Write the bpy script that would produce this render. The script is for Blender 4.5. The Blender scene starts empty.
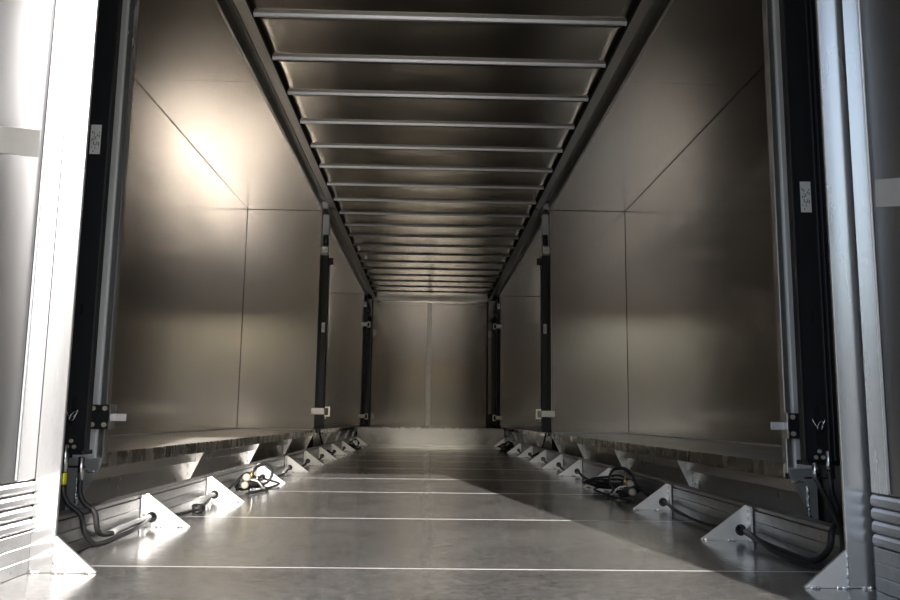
import bpy, bmesh, math, random
from mathutils import Vector, Matrix
random.seed(7)
S = bpy.context.scene
C = S.collection
R = math.radians

# ------------------------------------------------------------------ camera
CAM = Vector((-0.0378, 0.0, 0.3907)); FPX = 816.7
PITCH, YAW, ROLL = 0.1435, 0.0246, 0.0129
fw = Vector((math.sin(YAW)*math.cos(PITCH), math.cos(YAW)*math.cos(PITCH), math.sin(PITCH)))
rt = fw.cross(Vector((0, 0, 1))).normalized(); up = rt.cross(fw)
rt2 = rt*math.cos(ROLL) + up*math.sin(ROLL); up2 = up*math.cos(ROLL) - rt*math.sin(ROLL)
cd = bpy.data.cameras.new('camera'); cam = bpy.data.objects.new('camera', cd); C.objects.link(cam)
cd.sensor_width = 36.0; cd.lens = FPX*36.0/900.0; cd.clip_start = 0.02; cd.clip_end = 500
m = Matrix((rt2, up2, -fw)).transposed().to_4x4(); m.translation = CAM
cam.matrix_world = m
S.camera = cam

# ------------------------------------------------------------------ sky, sun, exposure
SUN_SLOPE = 0.178      # sideways drift of the sunlight per metre into the trailer
SUN_TAN = 0.463        # fall of the sunlight per metre
to_sun = Vector((SUN_SLOPE, -1.0, SUN_TAN)).normalized()
w = bpy.data.worlds.new('world'); S.world = w; w.use_nodes = True
nt = w.node_tree; nt.nodes.clear()
sky = nt.nodes.new('ShaderNodeTexSky'); sky.sky_type = 'NISHITA'; sky.sun_disc = False
sky.sun_elevation = math.asin(to_sun.z); sky.sun_rotation = math.atan2(to_sun.x, to_sun.y)
sky.air_density = 1.2; sky.dust_density = 0.8; sky.ozone_density = 1.0
bg = nt.nodes.new('ShaderNodeBackground'); bg.inputs[1].default_value = 0.18
ow = nt.nodes.new('ShaderNodeOutputWorld')
nt.links.new(sky.outputs[0], bg.inputs[0]); nt.links.new(bg.outputs[0], ow.inputs[0])
sl = bpy.data.lights.new('sun', 'SUN'); sl.energy = 5.2; sl.angle = R(0.53); sl.color = (1.0, 0.95, 0.89)
so = bpy.data.objects.new('sun', sl); C.objects.link(so)
so.rotation_euler = (-to_sun).to_track_quat('-Z', 'Y').to_euler(); so.location = (3, -12, 8)
vs = S.view_settings
vs.view_transform = 'Standard'; vs.look = 'None'; vs.gamma = 1.0; vs.use_curve_mapping = False
vs.exposure = 0.95
cy = S.cycles
cy.max_bounces = 16; cy.glossy_bounces = 12; cy.diffuse_bounces = 6; cy.use_denoising = True
cy.sample_clamp_indirect = 25.0

# ------------------------------------------------------------------ materials
def metal(name, col, rough, rvar=0.08, metallic=1.0, stretch=(1, 1, 1), scale=3.0, bump=0.0, bscale=2.0,
          cvar=0.10, scratch=0.0, aniso=0.0, dirt=0.0, dirtcol=(0.12, 0.10, 0.08), dscale=6.0, grain=0.0, axis='Z'):
    M = bpy.data.materials.new(name); M.use_nodes = True
    n = M.node_tree.nodes; l = M.node_tree.links
    b = n['Principled BSDF']
    b.inputs['Metallic'].default_value = metallic
    tc = n.new('ShaderNodeTexCoord'); oi = n.new('ShaderNodeObjectInfo')
    ad = n.new('ShaderNodeVectorMath'); ad.operation = 'ADD'
    sc = n.new('ShaderNodeVectorMath'); sc.operation = 'SCALE'; sc.inputs[3].default_value = 37.0
    cmb = n.new('ShaderNodeCombineXYZ')
    for i in range(3): l.new(oi.outputs['Random'], cmb.inputs[i])
    l.new(cmb.outputs[0], sc.inputs[0]); l.new(tc.outputs['Object'], ad.inputs[0]); l.new(sc.outputs[0], ad.inputs[1])
    mp = n.new('ShaderNodeMapping'); mp.inputs['Scale'].default_value = stretch
    l.new(ad.outputs[0], mp.inputs['Vector'])
    ns = n.new('ShaderNodeTexNoise'); ns.inputs['Scale'].default_value = scale; ns.inputs['Detail'].default_value = 6
    ns.inputs['Roughness'].default_value = 0.62
    l.new(mp.outputs[0], ns.inputs['Vector'])
    mr = n.new('ShaderNodeMapRange'); mr.inputs[1].default_value = 0.3; mr.inputs[2].default_value = 0.7
    mr.inputs[3].default_value = max(0.02, rough - rvar); mr.inputs[4].default_value = rough + rvar
    l.new(ns.outputs['Fac'], mr.inputs[0]); l.new(mr.outputs[0], b.inputs['Roughness'])
    cr = n.new('ShaderNodeMapRange'); cr.inputs[1].default_value = 0.25; cr.inputs[2].default_value = 0.75
    cr.inputs[3].default_value = 1 - cvar; cr.inputs[4].default_value = 1 + cvar
    ns2 = n.new('ShaderNodeTexNoise'); ns2.inputs['Scale'].default_value = scale*0.6; ns2.inputs['Detail'].default_value = 8
    l.new(mp.outputs[0], ns2.inputs['Vector']); l.new(ns2.outputs['Fac'], cr.inputs[0])
    mx = n.new('ShaderNodeVectorMath'); mx.operation = 'SCALE'; mx.inputs[0].default_value = col
    l.new(cr.outputs[0], mx.inputs[3])
    colout = mx.outputs[0]
    if dirt > 0:
        nd = n.new('ShaderNodeTexNoise'); nd.inputs['Scale'].default_value = dscale; nd.inputs['Detail'].default_value = 10
        nd.inputs['Roughness'].default_value = 0.7
        l.new(ad.outputs[0], nd.inputs['Vector'])
        rp = n.new('ShaderNodeMapRange'); rp.inputs[1].default_value = 0.48; rp.inputs[2].default_value = 0.72
        rp.inputs[3].default_value = 0.0; rp.inputs[4].default_value = dirt
        l.new(nd.outputs['Fac'], rp.inputs[0])
        mc = n.new('ShaderNodeMixRGB'); mc.inputs[2].default_value = (*dirtcol, 1)
        l.new(rp.outputs[0], mc.inputs[0]); l.new(colout, mc.inputs[1]); colout = mc.outputs[0]
    if grain > 0:
        ng = n.new('ShaderNodeTexNoise'); ng.inputs['Scale'].default_value = 48; ng.inputs['Detail'].default_value = 8
        ng.inputs['Roughness'].default_value = 0.75
        l.new(ad.outputs[0], ng.inputs['Vector'])
        gr = n.new('ShaderNodeMapRange'); gr.inputs[1].default_value = 0.3; gr.inputs[2].default_value = 0.7
        gr.inputs[3].default_value = 1-grain; gr.inputs[4].default_value = 1+grain
        l.new(ng.outputs['Fac'], gr.inputs[0])
        gm = n.new('ShaderNodeVectorMath'); gm.operation = 'SCALE'
        l.new(colout, gm.inputs[0]); l.new(gr.outputs[0], gm.inputs[3]); colout = gm.outputs[0]
    l.new(colout, b.inputs['Base Color'])
    if aniso:
        b.inputs['Anisotropic'].default_value = aniso
        tg = n.new('ShaderNodeTangent'); tg.direction_type = 'RADIAL'; tg.axis = axis
        l.new(tg.outputs[0], b.inputs['Tangent'])
    last = None
    if bump > 0:
        nb = n.new('ShaderNodeTexNoise'); nb.inputs['Scale'].default_value = bscale; nb.inputs['Detail'].default_value = 0
        l.new(mp.outputs[0], nb.inputs['Vector'])
        bp = n.new('ShaderNodeBump'); bp.inputs['Strength'].default_value = 1.0; bp.inputs['Distance'].default_value = bump
        l.new(nb.outputs['Fac'], bp.inputs['Height']); last = bp
    if scratch > 0:
        nb = n.new('ShaderNodeTexNoise'); nb.inputs['Scale'].default_value = 60; nb.inputs['Detail'].default_value = 4
        l.new(ad.outputs[0], nb.inputs['Vector'])
        bp2 = n.new('ShaderNodeBump'); bp2.inputs['Strength'].default_value = 1.0; bp2.inputs['Distance'].default_value = scratch
        l.new(nb.outputs['Fac'], bp2.inputs['Height'])
        if last: l.new(last.outputs[0], bp2.inputs['Normal'])
        last = bp2
    if last: l.new(last.outputs[0], b.inputs['Normal'])
    return M

def plain(name, col, rough=0.5, metallic=0.0):
    M = bpy.data.materials.new(name); M.use_nodes = True
    n = M.node_tree.nodes; l = M.node_tree.links; b = n['Principled BSDF']
    b.inputs['Metallic'].default_value = metallic
    tc = n.new('ShaderNodeTexCoord'); ns = n.new('ShaderNodeTexNoise'); ns.inputs['Scale'].default_value = 14; ns.inputs['Detail'].default_value = 5
    l.new(tc.outputs['Object'], ns.inputs['Vector'])
    mr = n.new('ShaderNodeMapRange'); mr.inputs[3].default_value = max(0.03, rough-0.1); mr.inputs[4].default_value = rough+0.1
    l.new(ns.outputs['Fac'], mr.inputs[0]); l.new(mr.outputs[0], b.inputs['Roughness'])
    cr = n.new('ShaderNodeMapRange'); cr.inputs[3].default_value = 0.85; cr.inputs[4].default_value = 1.15
    l.new(ns.outputs['Fac'], cr.inputs[0])
    mx = n.new('ShaderNodeVectorMath'); mx.operation = 'SCALE'; mx.inputs[0].default_value = col
    l.new(cr.outputs[0], mx.inputs[3]); l.new(mx.outputs[0], b.inputs['Base Color'])
    return M

WARM = (0.66, 0.63, 0.595)
M = {}
M['sheet'] = metal('aluminium_sheet', WARM, 0.205, 0.015, stretch=(1, 1, 0.25), scale=2, bump=0.0012, bscale=1.3, cvar=0.02, aniso=0.4, axis='Z')
M['topsheet'] = metal('aluminium_ceiling_sheet', WARM, 0.24, 0.015, stretch=(0.25, 1, 1), scale=2, bump=0.0012, bscale=1.3, cvar=0.02, aniso=0.65, axis='Y')
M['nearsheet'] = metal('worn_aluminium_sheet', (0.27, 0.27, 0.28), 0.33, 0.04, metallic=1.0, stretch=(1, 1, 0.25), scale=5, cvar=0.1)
M['pale'] = plain('pale_anodised', (0.93, 0.90, 0.84), 0.34, 1.0)
M['bulkhead'] = metal('bulkhead_sheet', (0.60, 0.555, 0.50), 0.13, 0.02, stretch=(1, 1, 0.25), scale=2, bump=0.0010, bscale=1.5, cvar=0.02, aniso=0.4, axis='Z')
M['riser'] = metal('bright_riser', (0.76, 0.74, 0.71), 0.15, 0.04, metallic=0.95, scale=5, cvar=0.05, bump=0.001, bscale=2)
M['roof'] = metal('aluminium_roof_sheet', (0.76, 0.715, 0.655), 0.24, 0.015, stretch=(0.5, 1, 1), scale=2, bump=0.0015, bscale=1.6, cvar=0.02, aniso=0.4, axis='Y')
M['floor'] = metal('aluminium_floor', (0.26, 0.253, 0.242), 0.17, 0.07, metallic=0.46, scale=4, stretch=(1, 0.6, 1), bump=0.0015, bscale=5,
                   cvar=0.22, scratch=0.0004, dirt=0.75, dirtcol=(0.17, 0.155, 0.14), dscale=5, grain=0.6)
M['mill'] = metal('mill_aluminium', (0.70, 0.70, 0.71), 0.27, 0.02, metallic=0.92, stretch=(1, 1, 0.15), scale=4, cvar=0.02)
M['frame'] = metal('aluminium_frame', (0.80, 0.81, 0.83), 0.42, 0.05, metallic=0.3, stretch=(1, 1, 0.2), scale=9, cvar=0.08)
M['gusset'] = metal('cut_aluminium_plate', (0.90, 0.90, 0.90), 0.38, 0.05, metallic=0.82, scale=14, cvar=0.05)
M['rail'] = metal('extruded_rail', (0.36, 0.36, 0.365), 0.36, 0.06, metallic=0.9, stretch=(1, 0.15, 1), scale=9, cvar=0.1, dirt=0.3, dscale=14)
M['rib'] = metal('plinth_rib', (0.50, 0.50, 0.51), 0.50, 0.04, metallic=0.8, stretch=(1, 0.15, 1), scale=5, cvar=0.05)
M['fascia'] = metal('deck_edge', (0.54, 0.52, 0.48), 0.26, 0.1, metallic=1.0, stretch=(1, 1, 0.5), scale=16, cvar=0.25, bump=0.0005, bscale=9, dirt=0.4, dscale=30)
M['skirt'] = metal('skirt_sheet', (0.80, 0.76, 0.70), 0.30, 0.05, metallic=0.7, scale=5, bump=0.002, bscale=3)
M['deck'] = metal('deck_plate', (0.60, 0.58, 0.55), 0.38, 0.10, metallic=0.5, scale=7, cvar=0.15, dirt=0.4, dscale=8)
M['bow'] = metal('roof_bow', (0.86, 0.88, 0.90), 0.42, 0.04, metallic=0.9, stretch=(0.2, 1, 1), scale=9)
M['railtop'] = metal('roof_rail', (0.56, 0.55, 0.535), 0.34, 0.06, metallic=0.95, stretch=(1, 0.15, 1), scale=9, cvar=0.12)
M['black'] = plain('black_powder_coat', (0.018, 0.019, 0.022), 0.38)
M['void'] = plain('black_slot', (0.004, 0.004, 0.004), 0.8)
M['rubber'] = plain('black_rubber', (0.016, 0.016, 0.017), 0.5)
M['seal'] = plain('seal_rubber', (0.012, 0.012, 0.013), 0.45)
M['zinc'] = plain('zinc_bolt', (0.74, 0.68, 0.55), 0.35, 0.4)
M['chrome'] = plain('bright_steel', (0.8, 0.8, 0.8), 0.2, 1.0)
M['brass'] = plain('brass', (0.70, 0.48, 0.16), 0.3, 1.0)
M['white'] = plain('white_label', (0.78, 0.78, 0.77), 0.5)
M['tape'] = plain('pale_tape', (0.46, 0.45, 0.43), 0.5)  # tone of the pale slanted strips on the near walls
M['ink'] = plain('grey_print', (0.20, 0.20, 0.22), 0.6)
M['sleeve'] = plain('grey_sleeve', (0.30, 0.30, 0.30), 0.4)
M['yellow'] = plain('yellow_tape', (0.70, 0.66, 0.02), 0.5)
M['cream'] = plain('cream_plastic', (0.34, 0.31, 0.26), 0.4)
M['weld'] = metal('weld_bead', (0.80, 0.80, 0.80), 0.28, 0.1, metallic=0.9, scale=60, bump=0.003, bscale=120)
M['strip'] = plain('bright_seam', (0.62, 0.60, 0.62), 0.35, 0.5)
M['depot'] = plain('brown_cladding', (0.36, 0.22, 0.12), 0.7)  # browned to tint what the bare metal reflects
M['depotdoor'] = plain('grey_roller_door', (0.26, 0.185, 0.12), 0.6)
M['ground'] = metal('yard_ground', (0.26, 0.235, 0.20), 0.85, 0.05, metallic=0.0, scale=0.6, cvar=0.25, scratch=0.01)

# ------------------------------------------------------------------ helpers
def BM(): return bmesh.new()
def box(bm, x0, x1, y0, y1, z0, z1, bev=0.0):
    if x0 > x1: x0, x1 = x1, x0
    if y0 > y1: y0, y1 = y1, y0
    if z0 > z1: z0, z1 = z1, z0
    r = bmesh.ops.create_cube(bm, size=1.0)
    for v in r['verts']:
        v.co = Vector((x0+(v.co.x+.5)*(x1-x0), y0+(v.co.y+.5)*(y1-y0), z0+(v.co.z+.5)*(z1-z0)))
    if bev > 0:
        es = list({e for v in r['verts'] for e in v.link_edges})
        bmesh.ops.bevel(bm, geom=es, offset=bev, segments=1, profile=0.5, affect='EDGES')
    return bm
def prism(bm, poly, axis, a, b):
    """poly: 2-D points; axis 'y': (x,z) extruded from y=a to y=b; 'x': (y,z); 'z': (x,y)"""
    def P(p, t):
        return {'y': (p[0], t, p[1]), 'x': (t, p[0], p[1]), 'z': (p[0], p[1], t)}[axis]
    A = [bm.verts.new(P(p, a)) for p in poly]; B = [bm.verts.new(P(p, b)) for p in poly]
    bm.faces.new(A); bm.faces.new(list(reversed(B)))
    for i in range(len(poly)):
        j = (i+1) % len(poly); bm.faces.new((A[j], A[i], B[i], B[j]))
    return bm
def tube(bm, pts, r, seg=8, cap=True):
    pts = [Vector(p) for p in pts]; rings = []
    t0 = (pts[1]-pts[0]).normalized()
    nrm = t0.orthogonal().normalized()
    for i, p in enumerate(pts):
        a = pts[max(i-1, 0)]; b = pts[min(i+1, len(pts)-1)]
        t = (b-a).normalized() if (b-a).length > 1e-9 else t0
        nrm = (nrm - t*nrm.dot(t));
        nrm = nrm.normalized() if nrm.length > 1e-6 else t.orthogonal().normalized()
        bi = t.cross(nrm)
        rr = r[i] if isinstance(r, (list, tuple)) else r
        rings.append([bm.verts.new(p + (nrm*math.cos(2*math.pi*k/seg) + bi*math.sin(2*math.pi*k/seg))*rr) for k in range(seg)])
    for A, B in zip(rings, rings[1:]):
        for k in range(seg):
            j = (k+1) % seg; f = bm.faces.new((A[k], A[j], B[j], B[k])); f.smooth = True
    if cap:
        bm.faces.new(list(reversed(rings[0]))); bm.faces.new(rings[-1])
    return bm
def spline(pts, n=8):
    P = [Vector(p) for p in pts]; P = [P[0]*2-P[1]] + P + [P[-1]*2-P[-2]]; out = []
    for i in range(1, len(P)-2):
        for k in range(n):
            t = k/n; a, b, c, d = P[i-1], P[i], P[i+1], P[i+2]
            out.append(0.5*((2*b)+(c-a)*t+(2*a-5*b+4*c-d)*t*t+(3*b-a-3*c+d)*t**3))
    out.append(P[-2]); return out
def disc(bm, c, axis, r, h, seg=10):
    """short cylinder standing on c along unit axis"""
    c = Vector(c); a = Vector(axis)
    return tube(bm, [c, c+a*h], r, seg)
def ball(bm, c, r, sub=2, sq=(1, 1, 1)):
    g = bmesh.ops.create_icosphere(bm, subdivisions=sub, radius=r)
    for v in g['verts']: v.co = Vector((v.co.x*sq[0], v.co.y*sq[1], v.co.z*sq[2])) + Vector(c)
    for f in bm.faces: pass
    return bm
def wloc(o):
    v = Vector((0, 0, 0))
    while o is not None: v += o.location; o = o.parent
    return v
def link(name, me, parent=None):
    o = bpy.data.objects.new(name, me); C.objects.link(o)
    if parent is not None: o.parent = parent
    return o
def part(name, bm, mat, parent=None, label=None, smooth=False):
    """bm in world coordinates; becomes one mesh object under parent"""
    bmesh.ops.recalc_face_normals(bm, faces=bm.faces[:])
    if parent is not None: bmesh.ops.translate(bm, verts=bm.verts[:], vec=-wloc(parent))
    me = bpy.data.meshes.new(name); bm.to_mesh(me); bm.free(); me.materials.append(M[mat])
    if smooth:
        for p in me.polygons: p.use_smooth = True
    o = link(name, me, parent)
    if label: o['label'] = label
    return o
def thing(name, loc, label, cat, group=None):
    o = link(name, None); o.location = loc; o['label'] = label; o['category'] = cat
    if group: o['group'] = group
    return o
def struct(name, loc, label, cat):
    o = thing(name, loc, label, cat); o['kind'] = 'structure'; return o
def clone(o, parent):
    c = o.copy(); C.objects.link(c); c.parent = parent
    for ch in list(o.children): clone(ch, c)
    return c

REAR = 0.55; FRONT = 14.9; ZC = 2.558; ROOF = 2.572
DY = {-1: 0.0, 1: -0.13}
SIDE = {-1: 'left', 1: 'right'}

# ------------------------------------------------------------------ ground outside
g = part('ground', box(BM(), -60, 60, -90, 60, -1.15, -0.95), 'ground'); g['kind'] = 'structure'
g['label'] = 'sunlit tan yard ground outside the trailer'; g['category'] = 'ground'

bl = struct('depot_building', (0, -34, -0.95), 'brown depot building across the yard behind the trailer', 'building')  # added out of view so the metal reflects something dark and brown
part('facade', box(BM(), -45, 45, -40, -34, -0.95, 6.2), 'depot', bl)
part('parapet', box(BM(), -45.2, 45.2, -40.2, -33.8, 6.2, 6.7), 'depot', bl)
for k in range(9):
    part('roller_door', box(BM(), -38+k*9, -33.5+k*9, -34.05, -33.98, -0.95, 3.2), 'depotdoor', bl)

# ------------------------------------------------------------------ floor
fl = struct('floor', (0, REAR, 0), 'grey aluminium plate floor of the trailer with bright cross seams', 'floor')
part('floor_base', box(BM(), -1.40, 1.40, REAR, FRONT+0.1, -0.16, -0.012), 'rail', fl)
seams = [REAR, 1.10, 2.215, 3.275, 4.40, 5.36, 6.45, 7.55, 8.65, 9.75, 10.85, 11.83]
for a, b in zip(seams, seams[1:]):
    bm = BM(); box(bm, -1.05, 1.05, a+0.003, b-0.003, -0.012, 0.0)
    part('floor_plate', bm, 'floor', fl)
for y in seams[1:-1]:
    part('seam_strip', box(BM(), -1.0, 1.02, y-0.0013, y+0.0013, -0.006, 0.0005), 'strip', fl)

# ------------------------------------------------------------------ ceiling
ce = struct('ceiling', (0, REAR, ZC), 'aluminium sheet ceiling crossed by slim pale roof bows', 'ceiling')
bows = [4.238 + 0.5478*k for k in range(-6, 19)]
edges = [REAR] + bows + [FRONT]
rnd = random.Random(3)
for a, b in zip(edges, edges[1:]):
    bm = BM(); nx, ny = 24, 8; vv = []
    ph = [rnd.uniform(0, 6.28) for _ in range(6)]; am = rnd.uniform(0.5, 1.0)
    for j in range(ny+1):
        row = []
        for i in range(nx+1):
            u, v = i/nx, j/ny
            dz = 0.0022*am*(math.sin(2.2*math.pi*u+ph[0])+0.8*math.sin(5*math.pi*u+ph[1])*math.sin(2*math.pi*v+ph[2]))*math.sin(math.pi*v)*math.sin(math.pi*u) + 0.007*math.sin(math.pi*v)
            row.append(bm.verts.new((-1.05+2.10*u, a+0.002+(b-a-0.004)*v, ROOF+dz)))
        vv.append(row)
    for j in range(ny):
        for i in range(nx):
            bm.faces.new((vv[j][i], vv[j][i+1], vv[j+1][i+1], vv[j+1][i]))
    ret = bmesh.ops.extrude_face_region(bm, geom=bm.faces[:])
    bmesh.ops.translate(bm, verts=[v for v in ret['geom'] if isinstance(v, bmesh.types.BMVert)], vec=(0, 0, 0.02))
    o = part('roof_sheet', bm, 'roof', ce)
    for p in o.data.polygons: p.use_smooth = abs(p.normal.z) > 0.7
bow_me = None
for y in bows:
    if bow_me is None:
        bm = prism(BM(), [(y-0.018, ROOF+0.004), (y-0.006, ZC), (y+0.008, ZC), (y+0.020, ROOF+0.004)], 'x', -1.030, 1.026)
        o = part('roof_bow', bm, 'bow', ce); bow_me = o.data; y0b = y
    else:
        o = link('roof_bow', bow_me, ce); o.location.y = y-y0b
part('roof_shell', box(BM(), -1.24, 1.24, REAR, FRONT+0.1, 2.68, 2.72), 'void', ce)
for s in (-1, 1):
    d = DY[s]
    for a, b in ((REAR, 8.36+d), (8.44+d, 14.28+d), (14.30+d, FRONT)):
        bm = BM()
        box(bm, s*1.037, s*1.10, a, b, ZC-0.004, 2.69)
        prism(bm, [(s*1.10, ZC-0.004), (s*1.10, 2.635), (s*1.112, 2.635)], 'y', a, b)
        box(bm, s*1.10, s*1.182, a, b, 2.630, 2.69)
        box(bm, s*1.182, s*1.20, a, b, ZC-0.012, 2.69)
        box(bm, s*1.135, s*1.142, a, b, 2.605, 2.630)
        part('roof_rail', bm, 'railtop', ce)
    part('joint_gap', box(BM(), s*1.0335, s*1.0368, REAR+0.01, FRONT-0.04, 2.5555, 2.60), 'void', ce)
    part('rail_joint_plate', box(BM(), s*1.12, s*1.175, 8.33+d, 8.37+d, 2.545, 2.602), 'frame', ce)

# ------------------------------------------------------------------ side walls near the rear, rails
for s in (-1, 1):
    d = DY[s]; YP = 2.115 + d
    wl = struct('wall_'+SIDE[s], (s*1.02, REAR, 0),
                SIDE[s]+' trailer side wall of aluminium sheet above a ribbed plinth', 'wall')
    part('wall_core', box(BM(), s*1.045, s*1.312, REAR, YP+0.004, -0.02, 2.69), 'void', wl)
    ys = 2.02 + d*0.85
    part('wall_sheet', box(BM(), s*1.022, s*1.045, REAR+0.004, ys-0.002, 0.226, 2.554), 'nearsheet', wl)
    part('wall_edge_strip', box(BM(), s*1.018, s*1.045, ys+0.002, YP-0.002, 0.226, 2.554, 0.002), 'mill', wl)
    part('edge_bead', tube(BM(), [(s*1.0185, ys-0.004, 0.23), (s*1.0185, ys-0.004, 2.55)], 0.003, 6), 'frame', wl)
    # plinth boards and ribs near the camera
    for k in range(3):
        z0 = k*0.0335
        part('plinth_board', box(BM(), s*1.016, s*1.045, REAR+0.004, YP-0.004, z0+0.0004, z0+0.0331, 0.0012), 'rail', wl)
    for k in range(4):
        z0 = 0.1015 + k*0.0305
        poly = [(s*1.045, z0), (s*1.024, z0), (s*1.016, z0+0.004), (s*1.013, z0+0.010), (s*1.014, z0+0.021), (s*1.019, z0+0.028), (s*1.025, z0+0.0303), (s*1.045, z0+0.0303)]
        part('plinth_rib', prism(BM(), poly, 'y', REAR+0.004, YP-0.004), 'rib', wl)
    # low rail along the slide-outs
    bb = struct('baseboard_'+SIDE[s], (s*1.04, YP, 0), 'low ribbed aluminium rail along the '+SIDE[s]+' edge of the floor', 'rail')
    tr = struct('trim_1' if s < 0 else 'trim_2', (s*1.25, YP, 0), 'black rubber seal panel behind the '+SIDE[s]+' door post', 'seal')
    for k in range(3):
        z0 = k*0.0335
        part('rail_board', box(BM(), s*1.030, s*1.055, YP+0.006, 11.80, z0+0.0004, z0+0.0331, 0.0012), 'rail', bb)
    part('rail_cap', box(BM(), s*1.034, s*1.075, YP+0.006, 11.80, 0.1015, 0.115, 0.002), 'rail', bb)
    bm = BM(); rr = random.Random(5)
    for k in range(3):
        for i in range(64):
            y = 1.2 + i*0.115 + 0.02*(i % 2) + k*0.01
            if y > 8.2: continue
            xx = s*(1.016 if y < YP else 1.030)
            if abs(y-YP) < 0.04: continue
            disc(bm, (xx+s*0.001, y, k*0.0335+0.016), (-s, 0, 0), 0.0035, 0.0022, 6)
    o = part('rail_dimples', bm, 'rail', bb); o['kind'] = 'stuff'
    # black seal filling between door post and slide-out
    part('seal_panel', box(BM(), s*1.296, s*1.312, YP+0.006, 2.985+d, 0.0, 2.69), 'seal', tr)
    part('seal_return', box(BM(), s*1.05, s*1.296, YP+0.006, YP+0.03, 0.118, 2.54), 'seal', tr)
    rs = random.Random(11)
    pts = [(s*(1.06+rs.uniform(-.008, .008)), YP+0.05+rs.uniform(-.02, .02), 0.12+0.07*k) for k in range(26)]
    part('seal_bead', tube(BM(), spline(pts, 3), 0.012, 6), 'seal', tr)
    # pale slanted strip on the sheet
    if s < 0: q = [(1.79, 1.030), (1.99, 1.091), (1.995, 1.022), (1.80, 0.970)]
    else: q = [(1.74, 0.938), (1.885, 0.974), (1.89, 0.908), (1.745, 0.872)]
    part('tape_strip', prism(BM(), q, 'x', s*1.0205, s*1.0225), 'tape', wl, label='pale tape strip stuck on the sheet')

    if s > 0:
        for o in (wl, bb, tr): o.location.x += 0.012

# rear opening frame (behind the camera's view)
rf = struct('door_1', (0, REAR-0.05, 0), 'aluminium rear door frame of the trailer', 'door frame')
for s in (-1, 1):
    part('jamb', box(BM(), s*1.02, s*1.30, REAR-0.06, REAR, -0.2, 2.72), 'mill', rf)
part('header', box(BM(), -1.02, 1.02, REAR-0.06, REAR, 2.455, 2.72), 'mill', rf)
part('sill', box(BM(), -1.02, 1.02, REAR-0.06, REAR, -0.2, -0.001), 'mill', rf)

# ------------------------------------------------------------------ front bulkhead and platform
wf = struct('wall_front', (0, FRONT, 0), 'aluminium front bulkhead with a pale centre strip', 'wall')
part('bulkhead_core', box(BM(), -1.30, 1.30, FRONT+0.012, FRONT+0.08, 0.0, 2.69), 'void', wf)
part('bulkhead_panel', box(BM(), -1.075, -0.042, FRONT-0.006, FRONT+0.012, 0.24, 2.54), 'bulkhead', wf)
part('bulkhead_panel', box(BM(), -0.038, 1.005, FRONT-0.006, FRONT+0.012, 0.24, 2.54), 'bulkhead', wf)
part('side_panel', box(BM(), -1.24, -1.10, FRONT-0.006, FRONT+0.012, 0.24, 2.54), 'bulkhead', wf)
part('side_panel', box(BM(), 1.04, 1.24, FRONT-0.006, FRONT+0.012, 0.24, 2.54), 'bulkhead', wf)
part('centre_strip', box(BM(), -0.086, -0.000, FRONT-0.020, FRONT-0.006, 0.245, 2.485, 0.002), 'pale', wf)
part('corner_post', box(BM(), -1.10, -1.075, FRONT-0.03, FRONT+0.012, 0.24, 2.54), 'black', wf)
part('corner_post', box(BM(), 1.005, 1.035, FRONT-0.03, FRONT+0.012, 0.24, 2.54), 'black', wf)
part('head_trim', box(BM(), -1.10, 1.04, FRONT-0.03, FRONT+0.012, 2.515, 2.60), 'railtop', wf)
part('corner_box', box(BM(), -1.235, -1.105, FRONT-0.10, FRONT-0.01, 0.245, 0.47, 0.004), 'black', wf)
part('corner_box', box(BM(), 1.04, 1.22, FRONT-0.10, FRONT-0.01, 0.245, 0.47, 0.004), 'black', wf)

for s in (-1, 1):
    part('return_sheet', box(BM(), s*1.24, s*1.27, 14.42+DY[s]*0.2, FRONT+0.1, 0.0, 2.69), 'sheet', wf)

pf = thing('front_platform', (0, 11.83, 0), 'raised platform with a bright step riser at the front end of the floor', 'platform')
part('riser', box(BM(), -1.05, 1.05, 11.83, 11.845, 0.001, 0.240), 'riser', pf)
part('platform_deck', box(BM(), -1.085, 1.085, 11.846, FRONT-0.002, 0.20, 0.238), 'floor', pf)
part('riser_nosing', box(BM(), -1.05, 1.05, 11.825, 11.86, 0.2385, 0.250, 0.002), 'fascia', pf)

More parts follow.
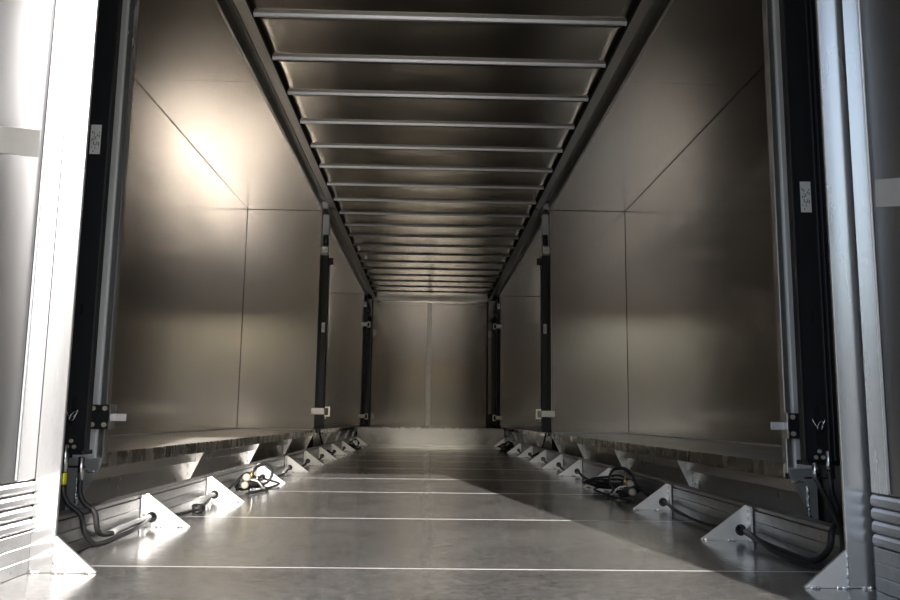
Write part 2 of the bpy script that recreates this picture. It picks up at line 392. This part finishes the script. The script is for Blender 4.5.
# ------------------------------------------------------------------ slide-outs
def slide_out(s, y0, y1, brackets, near, label):
    xo = 1.99
    t = thing('slide_out', (s*1.6, y0, 0.0), label, 'slide-out')
    # outer shell keeps daylight out
    bm = BM()
    box(bm, s*(xo+0.006), s*(xo+0.05), y0-0.03, y1+0.04, 0.0, 2.66)
    box(bm, s*1.205, s*(xo+0.05), y0-0.03, y1+0.04, ZC+0.006, 2.69)
    box(bm, s*1.215, s*(xo+0.05), y1+0.006, y1+0.04, 0.0, 2.66)
    box(bm, s*1.31, s*(xo+0.05), y0-0.03, y1+0.04, -0.03, 0.01)
    box(bm, s*1.285, s*(xo+0.05), y0-0.022, y0-0.004, 0.0, 2.66)
    part('shell', bm, 'void', t)
    # deck
    dk = part('deck', box(BM(), s*1.212, s*xo, y0, y1, 0.232, 0.250), 'deck', t)
    part('deck_edge', box(BM(), s*1.20, s*1.212, y0, y1, 0.198, 0.2505, 0.003), 'fascia', t)
    part('deck_lip', box(BM(), s*1.212, s*1.28, y0, y1, 0.196, 0.205), 'fascia', t)
    part('under_trim', box(BM(), s*1.245, s*1.276, y0, y1, 0.150, 0.196, 0.002), 'skirt', t)
    part('skirt', box(BM(), s*1.283, s*1.300, y0, y1, 0.0, 0.150), 'skirt', t)
    part('skirt_edge', box(BM(), s*1.2805, s*1.285, y0, y1, 0.1485, 0.1515), 'mill', t)
    # triangular brackets under the deck edge
    br_me = None
    for y in brackets:
        if br_me is None:
            bm = prism(BM(), [(s*1.203, 0.197), (s*1.244, 0.197), (s*1.244, 0.148), (s*1.283, 0.148), (s*1.283, 0.045), (s*1.275, 0.045)], 'y', y-0.004, y+0.004)
            o = part('bracket', bm, 'gusset', t); br_me = o.data; yb = y
            w_ = part('weld_seam', tube(BM(), [(s*1.281, y-0.006, 0.05+0.01*k) for k in range(10)], [0.003+0.0015*(k % 2) for k in range(10)], 5), 'weld', o)
            first = o
        else:
            o = clone(first, t); o.location.y = y-yb
    # ceiling panels, outer wall panels, end wall, near wall
    mid = y0+2.14
    cl = [y0, mid, y1] if near else [y0, y0+2.3, y1]
    for a, b in zip(cl, cl[1:]):
        part('ceiling_panel', box(BM(), s*1.2055, s*(xo-0.003), a+0.002, b-0.002, ZC-0.002, ZC+0.006), 'topsheet', t)
    wl_ = [y0, y0+1.35, y0+3.44, y1] if near else [y0, y0+2.4, y0+4.2, y1]
    for a, b in zip(wl_, wl_[1:]):
        part('wall_panel', box(BM(), s*(xo-0.002), s*(xo+0.006), a+0.002, b-0.002, 0.254, ZC-0.008), 'sheet', t)
    part('end_panel', box(BM(), s*1.206, s*(xo-0.006), y1-0.006, y1+0.004, 0.254, ZC-0.006), 'sheet', t)
    part('end_edge', box(BM(), s*1.198, s*1.206, y1-0.008, y1+0.03, 0.20, 2.545, 0.001), 'frame', t)
    part('near_panel', box(BM(), s*1.29, s*(xo-0.006), y0-0.004, y0+0.004, 0.254, ZC-0.006), 'sheet', t)
    # base trims
    part('base_trim', box(BM(), s*1.22, s*(xo-0.008), y1-0.014, y1-0.007, 0.2505, 0.262), 'frame', t)
    part('base_trim', box(BM(), s*(xo-0.012), s*(xo-0.004), y0+0.01, y1-0.015, 0.2505, 0.262), 'frame', t)
    # end frame upright of the near wall
    ys = y0-0.03
    ux = 0.018 if (near and s > 0) else 0.0; lx = (0.052 if s > 0 else 0.014) if near else 0.0
    up_ = part('upright', box(BM(), s*(1.212+ux), s*(1.29+ux), ys, y0+0.012, 0.215, 2.545, 0.002), 'frame', t, label='pale aluminium upright with rivet heads')
    part('upright_lip', box(BM(), s*(1.186+ux), s*(1.2115+ux), ys+0.012, y0+0.022, 0.215, 2.545, 0.003), 'mill', up_)
    for z in (0.525, 0.96, 1.38, 1.80, 2.22):
        part('rivet', disc(BM(), (s*(1.236+ux), ys+0.0005, z), (0, -1, 0), 0.008, 0.005, 10), 'zinc', up_)
    fp = part('foot_plate', prism(BM(), [(s*(1.186+ux), 0.235), (s*(1.186+ux), 0.208), (s*(1.266+ux), 0.055), (s*(1.295), 0.055), (s*(1.295), 0.235)], 'y', ys-0.010, ys-0.001), 'gusset', t)
    rj = random.Random(4)
    part('weld_seam', tube(BM(), [(s*(1.205+0.004*k), ys-0.011, 0.19+rj.uniform(-.002, .002)) for k in range(12)], [0.004+rj.uniform(0, .002) for k in range(12)], 5), 'weld', fp)
    part('weld_seam', tube(BM(), [(s*1.262, ys-0.011, 0.065+0.011*k) for k in range(11)], [0.004+rj.uniform(0, .002) for k in range(11)], 5), 'weld', fp)
    # latches
    for zc in ((0.379, 2.02) if not near else (0.379,)):
        la = part('latch', box(BM(), s*(1.150+lx), s*(1.222+lx), ys-0.018, ys-0.004, zc-0.043, zc+0.043, 0.003), 'black', t, label='black latch plate with zinc bolts')
        for xx in (1.165, 1.206):
            for zz in (-0.027, 0.03):
                part('bolt', disc(BM(), (s*(xx+lx), ys-0.018, zc+zz), (0, -1, 0), 0.0085, 0.006, 8), 'zinc', la)
        part('latch_flange', box(BM(), s*(1.143+lx), s*(1.150+lx), ys-0.026, ys+0.03, zc-0.045, zc+0.045, 0.002), 'mill', la)
        part('latch_arm', box(BM(), s*(1.096+lx), s*(1.143+lx), ys-0.004, ys+0.004, zc-0.014, zc+0.012, 0.002), 'frame', la)
        part('latch_screw', disc(BM(), (s*(1.186+lx), ys-0.018, zc+0.004), (0, -1, 0), 0.006, 0.004, 8), 'black', la)
    return t

so1 = slide_out(-1, 2.99, 8.50, [4.36, 5.78, 7.18, 8.42], True, 'near left slide-out room, brightly lit, with a pale deck edge')
so2 = slide_out(-1, 8.60, 14.34, [9.95, 11.2, 12.4, 13.6], False, 'far left slide-out room behind the first left one')
so3 = slide_out(1, 2.86, 8.30, [4.11, 5.50, 6.87, 8.17], True, 'near right slide-out room, in shade, with a dull deck')
so4 = slide_out(1, 8.42, 14.37, [9.75, 11.0, 12.2, 13.4], False, 'far right slide-out room behind the first right one')

# ------------------------------------------------------------------ door posts beside the camera
for s in (-1, 1):
    YP = 2.112 + DY[s]*0.85
    t = thing('door_post', (s*0.985, YP, 0), ('sunlit' if s < 0 else 'shaded blue-grey')+' flat aluminium post with a floor gusset at the '+SIDE[s]+' edge', 'post')
    xo = 1.018 if s < 0 else 1.036
    bm = BM(); box(bm, s*0.9565, s*xo, YP, YP+0.010, 0.0, 2.545, 0.0015)
    part('post_plate', bm, 'mill', t)
    gp = part('foot_gusset', prism(BM(), [(s*0.956, 0.001), (s*0.852, 0.001), (s*0.852, 0.004), (s*0.954, 0.088), (s*0.956, 0.088)], 'y', YP+0.001, YP+0.009), 'gusset', t)
    rj = random.Random(9)
    part('weld_seam', tube(BM(), [(s*(0.9555+rj.uniform(-.0008, .0008)), YP-0.0005, 0.002+0.006*k) for k in range(15)], [0.0022+rj.uniform(0, .0014) for k in range(15)], 5), 'weld', t)
    for x0, n in ((0.862, 5), (0.925, 7), (0.99, 5)):
        part('weld_seam', tube(BM(), [(s*(x0+0.006*k), YP-0.001+rj.uniform(-.001, .001), 0.002) for k in range(n)], [0.003+rj.uniform(0, .002) for k in range(n)], 5), 'weld', t)

    if s > 0: t.location.x += 0.016

# ------------------------------------------------------------------ floor gussets along the rails
def plate_with_hole(poly, hc, hr, y0, y1, n=14):
    bm = BM(); A = [bm.verts.new((x, y0, z)) for x, z in poly]
    H = [bm.verts.new((hc[0]+hr*math.cos(2*math.pi*k/n), y0, hc[1]+hr*math.sin(2*math.pi*k/n))) for k in range(n)]
    es = [bm.edges.new((A[i], A[(i+1) % len(A)])) for i in range(len(A))] + [bm.edges.new((H[i], H[(i+1) % n])) for i in range(n)]
    bmesh.ops.triangle_fill(bm, use_beauty=True, use_dissolve=False, edges=es)
    ret = bmesh.ops.extrude_face_region(bm, geom=bm.faces[:])
    bmesh.ops.translate(bm, verts=[v for v in ret['geom'] if isinstance(v, bmesh.types.BMVert)], vec=(0, y1-y0, 0))
    return bm
ORD = ['nearest', 'second', 'third', 'fourth', 'fifth', 'sixth', 'seventh', 'eighth', 'ninth', 'tenth']
GY = {-1: [2.97, 3.82, 4.90, 5.85, 6.72, 7.62, 8.60, 9.60, 10.60, 11.55], 1: [2.78, 3.69, 4.86, 5.80, 6.62, 7.52, 8.50, 9.55, 10.60, 11.58]}
for s in (-1, 1):
    proto = None
    for i, y in enumerate(GY[s]):
        lab = 'white triangular floor gusset with cable hole, %s from the camera along the %s rail' % (ORD[i], SIDE[s])
        if proto is None:
            t = thing('floor_gusset', (s*1.0, y, 0), lab, 'gusset', 'gussets welded along the '+SIDE[s]+' rail')
            part('plate', plate_with_hole([(s*1.026, 0.0005), (s*0.866, 0.0005), (s*0.866, 0.004), (s*1.016, 0.114), (s*1.026, 0.114)], (s*1.000, 0.034), 0.0155, y-0.003, y+0.003), 'gusset', t)
            fg = part('flange', box(BM(), s*1.0275, s*1.020, y-0.040, y-0.0035, 0.0005, 0.113, 0.001), 'gusset', t)
            for z in (0.075, 0.096):
                part('rivet', disc(BM(), (s*1.020, y-0.022, z), (-s, 0, 0), 0.005, 0.004, 8), 'zinc', fg)
            n = 16
            part('grommet', tube(BM(), [(s*1.000+0.0165*math.cos(2*math.pi*k/n), y, 0.034+0.0165*math.sin(2*math.pi*k/n)) for k in range(n+1)], 0.0042, 6, False), 'rubber', t)
            rj = random.Random(21)
            part('weld_seam', tube(BM(), [(s*(0.868+0.005*k), y-0.005+rj.uniform(-.0015, .0015), 0.002) for k in range(9)], [0.003+rj.uniform(0, .0025) for k in range(9)], 5), 'weld', t)
            part('weld_seam', tube(BM(), [(s*(0.955+0.005*k), y-0.005+rj.uniform(-.001, .001), 0.002) for k in range(7)], [0.0025+rj.uniform(0, .002) for k in range(7)], 5), 'weld', t)
            proto = t
        else:
            t = clone(proto, None); t.location.y = y; t['label'] = lab
    for o in list(C.objects):
        if s > 0 and o.parent is None and o.name.startswith('floor_gusset') and o.location.x > 0: o.location.x += 0.010

# ------------------------------------------------------------------ black slide tracks
def track(s, yf, near, label, sticker_z, xc=1.165, hw=0.06, top=2.06):
    t = thing('slide_track', (s*xc, yf, 0.262), label, 'slide track')
    z0 = 0.275
    a = s*(xc-hw); b = s*(xc+hw)
    ch = part('channel', box(BM(), a, b, yf, yf+(0.03 if near else 0.10), z0, top, 0.003), 'black', t)
    for k, (u, v, p) in enumerate(((-0.060, -0.055, 0.006), (0.014, 0.020, 0.008), (0.030, 0.035, 0.008), (0.046, 0.060, 0.014))):
        part('ridge', box(BM(), s*(xc+u*hw/0.06), s*(xc+v*hw/0.06), yf-p, yf+0.002, z0, top, 0.0015), 'black', ch)
    # slot, its recess shade painted as a near-black face, with wire clip
    sx = s*(xc-0.014*hw/0.06); tx = s*(xc-0.016*hw/0.06)
    sp = [(sx-0.007, 0.33), (sx-0.004, 0.322), (sx+0.004, 0.322), (sx+0.007, 0.33), (sx+0.007, 0.435), (sx+0.004, 0.443), (sx-0.004, 0.443), (sx-0.007, 0.435)]
    part('slot', prism(BM(), sp, 'y', yf-0.0006, yf+0.001), 'void', ch)
    cp = spline([(sx-0.02, yf-0.008, 0.402), (sx-0.012, yf-0.012, 0.384), (sx, yf-0.014, 0.378), (sx+0.012, yf-0.012, 0.388), (sx+0.006, yf-0.010, 0.396), (sx-0.008, yf-0.012, 0.376), (sx+0.004, yf-0.012, 0.370), (sx+0.018, yf-0.012, 0.402)], 5)
    part('wire_clip', tube(BM(), cp, 0.0022, 6), 'chrome', t)
    part('slot', prism(BM(), [(sx-0.005, 0.70), (sx+0.005, 0.70), (sx+0.005, 0.735), (sx-0.005, 0.735)], 'y', yf-0.0006, yf+0.001), 'void', ch)
    for dx, z in ((0.0, 0.305), (-0.012, 0.287), (0.010, 0.287)):
        part('bolt', disc(BM(), (sx+dx, yf, z), (0, -1, 0), 0.006, 0.006, 8), 'zinc', t)
    if sticker_z:
        st = part('sticker', box(BM(), tx-0.017, tx+0.017, yf-0.001, yf-0.0002, sticker_z-0.05, sticker_z+0.05), 'white', t, label='white printed sticker')
        rj = random.Random(2)
        bm = BM()
        for col in range(5):
            x = tx-0.011+col*0.0055; z = sticker_z-0.044
            while z < sticker_z+0.03:
                L = rj.uniform(0.004, 0.012)
                if rj.random() < 0.55: box(bm, x-0.0014, x+0.0014, yf-0.0014, yf-0.0009, z, z+L)
                z += L+0.004
        part('print', bm, 'ink', st)
    # foot
    part('foot', box(BM(), s*(xc-0.045), s*(xc+0.055), yf+0.01, yf+0.09, 0.262, z0), 'black', t)
    part('stop_bar', box(BM(), s*(xc-0.062), s*(xc+0.03), yf-0.004, yf+0.006, 0.2225, 0.2285), 'black', t)
    part('stop_link', box(BM(), s*(xc+0.01), s*(xc+0.03), yf-0.003, yf+0.02, 0.2285, 0.262), 'black', t)
    # upper tube and clamp
    part('upper_tube', box(BM(), s*(xc-hw*0.75), s*(xc+hw*0.75), yf+0.02, yf+0.085, top, 2.50, 0.003), 'frame', t)
    cl = part('clamp', box(BM(), s*(xc-hw*0.9), s*(xc+hw*0.8), yf-0.02, yf+0.03, top+0.01, top+0.09, 0.006), 'pale', t)
    part('clamp_knob', disc(BM(), (s*(xc-hw*0.2), yf-0.02, top+0.10), (0, 0, 1), hw*0.62, 0.11, 10), 'black', cl)
    part('clamp_bolt', disc(BM(), (s*(xc-hw*0.3), yf-0.02, top+0.05), (0, -1, 0), 0.014, 0.02, 8), 'chrome', cl)
    if not near:
        for zc in ((0.44,) if top < 2.2 else (0.40, 1.99)):
            lc = part('roller_clamp', box(BM(), s*(xc-hw-0.012), s*(xc+hw+0.035), yf-0.035, yf+0.02, zc-0.03, zc+0.035, 0.004), 'pale', t, label='bright roller clamp')
            fr = BM()
            box(fr, s*(xc-hw-0.065), s*(xc-hw-0.012), yf-0.02, yf-0.006, zc-0.05, zc-0.036)
            box(fr, s*(xc-hw-0.065), s*(xc-hw-0.012), yf-0.02, yf-0.006, zc+0.036, zc+0.05)
            box(fr, s*(xc-hw-0.065), s*(xc-hw-0.050), yf-0.02, yf-0.006, zc-0.036, zc+0.036)
            part('clamp_frame', fr, 'pale', lc)
            part('clamp_base', box(BM(), s*(xc-hw), s*(xc+hw), yf-0.03, yf-0.005, zc-0.16, zc-0.035, 0.004), 'black', lc)
        part('side_arm', box(BM(), s*(xc-hw-0.05), s*(xc-hw), yf-0.02, yf+0.02, top-0.10, top-0.03, 0.004), 'black', t)
    return t
for s in (-1, 1):
    yf = 2.62 + DY[s]
    track(s, yf, True, ('sunlit' if s < 0 else 'shaded')+' black slide track beside the near '+SIDE[s]+' post', 1.285 if s < 0 else 1.10)
    track(s, (8.42 if s < 0 else 8.24), False, 'black slide track between the two '+SIDE[s]+' slide-outs', 1.30, xc=1.148, hw=0.045)
    track(s, 14.24, False, 'black slide track at the front end of the far '+SIDE[s]+' slide-out', None, xc=1.172, hw=0.032, top=2.30)

# ------------------------------------------------------------------ hoses and cables
def hose(name, pts, r, mat, label, cat, n=8, group=None):
    o = part(name, tube(BM(), spline(pts, n), r, 8), mat)
    o['label'] = label; o['category'] = cat
    if group: o['group'] = group
    return o
# near left: two hoses dropping from the track to the floor rail
t = thing('hydraulic_hose', (-1.07, 2.40, 0.01), 'black hose with a yellow tape band dropping behind the left post', 'hose')
part('hose_line', tube(BM(), spline([(-1.072, 2.40, 0.235), (-1.069, 2.40, 0.17), (-1.052, 2.40, 0.135), (-1.018, 2.405, 0.105), (-1.008, 2.42, 0.055), (-1.004, 2.50, 0.012), (-0.998, 2.66, 0.012), (-0.990, 2.80, 0.020), (-0.998, 2.93, 0.034)], 10), 0.0075, 8), 'rubber', t)
part('fitting', tube(BM(), [(-1.072, 2.40, 0.225), (-1.072, 2.40, 0.265), (-1.072, 2.40, 0.30)], [0.0085, 0.0085, 0.005], 8), 'chrome', t)
part('tape_band', tube(BM(), [(-1.072, 2.40, 0.190), (-1.072, 2.40, 0.222)], 0.0095, 10), 'yellow', t)
t = thing('hydraulic_hose', (-1.06, 2.50, 0.01), 'plain black hose dropping from the left slide track', 'hose')
part('hose_line', tube(BM(), spline([(-1.066, 2.50, 0.21), (-1.064, 2.50, 0.16), (-1.050, 2.50, 0.13), (-1.020, 2.51, 0.100), (-1.014, 2.53, 0.045), (-1.014, 2.62, 0.024), (-1.006, 2.78, 0.030), (-1.000, 2.93, 0.036)], 10), 0.0085, 8), 'rubber', t)
part('fitting', tube(BM(), [(-1.066, 2.50, 0.195), (-1.066, 2.50, 0.262)], 0.0095, 8), 'chrome', t)
part('sleeve', tube(BM(), spline([(-1.012, 2.64, 0.026), (-1.002, 2.80, 0.036), (-1.000, 2.94, 0.037)], 6), 0.0095, 8), 'sleeve', t)
# near right
t = thing('hydraulic_hose', (1.08, 2.35, 0.01), 'black hose looping from the right slide track down to the floor', 'hose')
part('hose_line', tube(BM(), spline([(1.083, 2.40, 0.235), (1.092, 2.38, 0.195), (1.080, 2.30, 0.150), (1.030, 2.16, 0.110), (1.004, 2.11, 0.060), (0.990, 2.16, 0.020), (0.982, 2.30, 0.010), (0.980, 2.48, 0.012), (0.990, 2.62, 0.028), (1.0, 2.74, 0.036)], 10), 0.0075, 8), 'rubber', t)
part('fitting', tube(BM(), [(1.083, 2.40, 0.225), (1.083, 2.40, 0.275)], 0.0085, 8), 'chrome', t)
t = thing('hydraulic_hose', (1.10, 2.30, 0.01), 'second black hose hanging beside the right door post', 'hose')
part('hose_line', tube(BM(), spline([(1.115, 2.38, 0.255), (1.110, 2.36, 0.19), (1.085, 2.28, 0.140), (1.026, 2.20, 0.106), (1.014, 2.20, 0.060), (1.006, 2.28, 0.018), (1.000, 2.45, 0.016), (0.998, 2.62, 0.022), (1.002, 2.74, 0.030)], 10), 0.0085, 8), 'rubber', t)
part('fitting', tube(BM(), [(1.115, 2.38, 0.245), (1.115, 2.38, 0.31)], 0.0085, 8), 'chrome', t)
# cable runs through the gusset holes
def run(s, a, b, dx, label, sleeve=True, knot=True):
    t = thing('cable_run', (s*0.99, a, 0.01), label, 'cable', 'cables run through the '+SIDE[s]+' gussets')
    h = (s*1.0, 0.034)
    L = b-a
    pts = [(h[0], a-0.02, h[1]), (h[0], a+0.04, h[1]), (s*(1.0-dx*0.5), a+L*0.3, 0.013), (s*(1.0-dx), a+L*0.5, 0.012), (s*(1.0-dx*0.5), a+L*0.75, 0.020), (h[0], b-0.04, h[1]), (h[0], b+0.02, h[1])]
    part('cable', tube(BM(), spline(pts, 8), 0.0065, 8), 'rubber', t)
    pts2 = [(p[0]-s*0.010*(0 if i in (0, 1, 5, 6) else 1), p[1], p[2]+0.004*(i % 2)) for i, p in enumerate(pts)]
    part('cable', tube(BM(), spline(pts2, 8), 0.005, 8), 'rubber', t)
    if sleeve:
        part('sleeve', tube(BM(), spline([(s*(1.0-dx*0.6)-s*0.004, a+L*0.62, 0.020), (s*(1.0-dx*0.2)-s*0.01, a+L*0.80, 0.044), (h[0], b-0.03, h[1]+0.002), (h[0], b-0.012, h[1])], 6), 0.0085, 8), 'sleeve', t)
    if knot:
        n = 40; kp = [(s*(0.985-dx+0.020*math.cos(k*0.6)), a+L*0.5+0.035*math.sin(k*0.6), 0.018+0.012*math.sin(k*0.37)) for k in range(n)]
        part('tied_loop', tube(BM(), kp, 0.006, 6), 'rubber', t)
    return t
run(-1, 2.97, 3.82, 0.03, 'grey sleeved cables tied in a knot, between the two nearest left gussets')
run(-1, 4.90, 5.85, 0.02, 'sleeved cable run between the third and fourth left gussets', knot=False)
for i, (a, b) in enumerate(zip(GY[-1][3:7], GY[-1][4:8])):
    run(-1, a, b, 0.015, 'thin cables between the %s and %s left gussets' % (ORD[3+i], ORD[4+i]), sleeve=False, knot=False)
run(1, 2.78, 3.69, 0.01, 'black cables between the two nearest right gussets', sleeve=False, knot=False)
for i, (a, b) in enumerate(zip(GY[1][2:7], GY[1][3:8])):
    run(1, a, b, 0.015, 'thin cables between the %s and %s right gussets' % (ORD[2+i], ORD[3+i]), sleeve=False, knot=False)

def ring(c, r, tilt, az, turns, wob, seed, n=18):
    rj = random.Random(seed); pts = []
    ax = Vector((math.cos(az)*math.sin(tilt), math.sin(az)*math.sin(tilt), math.cos(tilt)))
    u = ax.orthogonal().normalized(); v = ax.cross(u)
    ph = rj.uniform(0, 6.28)
    for k in range(int(turns*n)+1):
        a = 2*math.pi*k/n + ph
        rr = r*(1+wob*math.sin(a*0.37+ph)+rj.uniform(-.02, .02))
        pts.append(Vector(c)+u*rr*math.cos(a)+v*rr*math.sin(a)+ax*(0.006*k/n))
    return pts
def coil_bundle(s, cy_, label, scale=1.0, seed=1, valves=True):
    t = thing('hose_bundle', (s*0.95, cy_, 0.006), label, 'hose coil')
    X = lambda v: s*v
    rj = random.Random(seed)
    oy = 0.24 if s < 0 else 0.02
    # big ring leaning back, facing the camera
    part('coil', tube(BM(), ring((X(0.945), cy_+oy, 0.068*scale), 0.058*scale, 1.20, -math.pi/2+0.25*s, 2.2, 0.03, seed), 0.0058, 8), 'rubber', t)
    part('coil', tube(BM(), ring((X(0.965), cy_+0.02, 0.034*scale), 0.055*scale, 0.35, 1.2, 2.6, 0.08, seed+1), 0.006, 8), 'rubber', t)
    part('coil', tube(BM(), ring((X(0.955), cy_-0.13, 0.030*scale), 0.045*scale, 0.45, 2.2, 2.3, 0.08, seed+2), 0.0062, 8), 'rubber', t)
    # loose loops lying on the floor
    part('loose_hose', tube(BM(), spline([(X(0.995), cy_-0.36, 0.034), (X(0.985), cy_-0.25, 0.055), (X(0.965), cy_-0.10, 0.098), (X(0.945), cy_+0.04, 0.070), (X(0.905), cy_+0.12, 0.010), (X(0.875), cy_+0.25, 0.009), (X(0.880), cy_+0.38, 0.012), (X(0.94), cy_+0.42, 0.025), (X(0.995), cy_+0.45, 0.034)], 8), 0.0062, 8), 'rubber', t)
    part('loose_hose', tube(BM(), spline([(X(0.93), cy_-0.22, 0.010), (X(0.895), cy_-0.10, 0.010), (X(0.870), cy_+0.02, 0.009), (X(0.905), cy_+0.10, 0.014), (X(0.965), cy_+0.20, 0.030)], 8), 0.006, 8), 'rubber', t)
    if s > 0:
        for k in range(4):
            u = 0.02*k
            part('loose_hose', tube(BM(), spline([(X(0.985), cy_-0.12+u, 0.070), (X(0.955), cy_+0.08, 0.105-u), (X(0.925-u*0.4), cy_+0.28+u, 0.085-u*0.8), (X(0.885-u*0.6), cy_+0.48+u, 0.060-u*0.4), (X(0.880), cy_+0.50, 0.030), (X(0.920), cy_+0.38, 0.020+u*0.3), (X(0.975), cy_+0.30+u, 0.024)], 8), 0.0062, 8), 'rubber', t)
    if valves:
        vb = part('valve_block', box(BM(), X(0.945), X(0.985), cy_-0.13, cy_-0.07, 0.03, 0.075, 0.004), 'chrome', t)
        bm = BM(); tube(bm, [(X(0.945), cy_-0.15, 0.082), (X(0.945), cy_-0.17, 0.082), (X(0.945), cy_-0.175, 0.082)], [0.020, 0.020, 0.012], 12)
        part('valve_cap', bm, 'cream', t)
        bm = BM(); tube(bm, [(X(0.950), cy_-0.16, 0.045), (X(0.950), cy_-0.185, 0.045), (X(0.950), cy_-0.19, 0.045)], [0.018, 0.018, 0.010], 12)
        part('valve_cap', bm, 'cream', t)
        part('brass_fitting', tube(BM(), [(X(0.935), cy_-0.10, 0.075), (X(0.935), cy_-0.10, 0.095), (X(0.935), cy_-0.10, 0.098), (X(0.935), cy_-0.10, 0.112)], [0.008, 0.008, 0.005, 0.005], 8), 'brass', t)
        part('brass_fitting', tube(BM(), [(X(0.915), cy_+0.02, 0.030), (X(0.905), cy_+0.02, 0.045)], 0.006, 8), 'brass', t)
        for k in range(5):
            p = Vector((X(0.90+0.07*rj.random()), cy_-0.12+0.22*rj.random(), 0.014+0.05*rj.random())); q = p+Vector((rj.uniform(-.02, .02), rj.uniform(-.02, .02), rj.uniform(0, .02)))
            part('fitting', tube(BM(), [p, (p+q)/2, q], [0.008, 0.0095, 0.006], 8), 'chrome', t)
        part('white_lead', tube(BM(), spline([(X(0.95), cy_-0.10, 0.07), (X(0.91), cy_-0.06, 0.055), (X(0.895), cy_+0.0, 0.02), (X(0.90), cy_+0.08, 0.012)], 8), 0.0045, 8), 'white', t)
    return t
coil_bundle(-1, 4.38, 'coiled black hoses and valves on the floor beside the left rail, in sun', 1.0, 5)
coil_bundle(1, 4.22, 'dark tangle of coiled hoses and valves beside the right rail, in shade', 1.2, 9)
coil_bundle(-1, 10.1, 'small far coil of hose beside the left rail near the front platform', 0.9, 13, False)
coil_bundle(1, 10.1, 'small far coil of hose beside the right rail near the front platform', 0.9, 17, False)
# hoses hanging from the middle tracks
for s in (-1, 1):
    y = 8.36 if s < 0 else 8.18
    hose('hanging_hose', [(s*1.135, y-0.02, 0.262), (s*1.11, y-0.06, 0.19), (s*1.075, y-0.12, 0.11), (s*1.02, y-0.12, 0.05), (s*0.995, y+0.02, 0.03), (s*1.0, y+0.2, 0.034)], 0.008, 'rubber',
         'black hose hanging from the middle track on the '+SIDE[s]+' side', 'hose')

for o in list(C.objects):
    if o.parent is None and o.location.x > 0.5 and o.name.split('.')[0] in ('hydraulic_hose', 'cable_run', 'hose_bundle'):
        o.location.x += 0.010
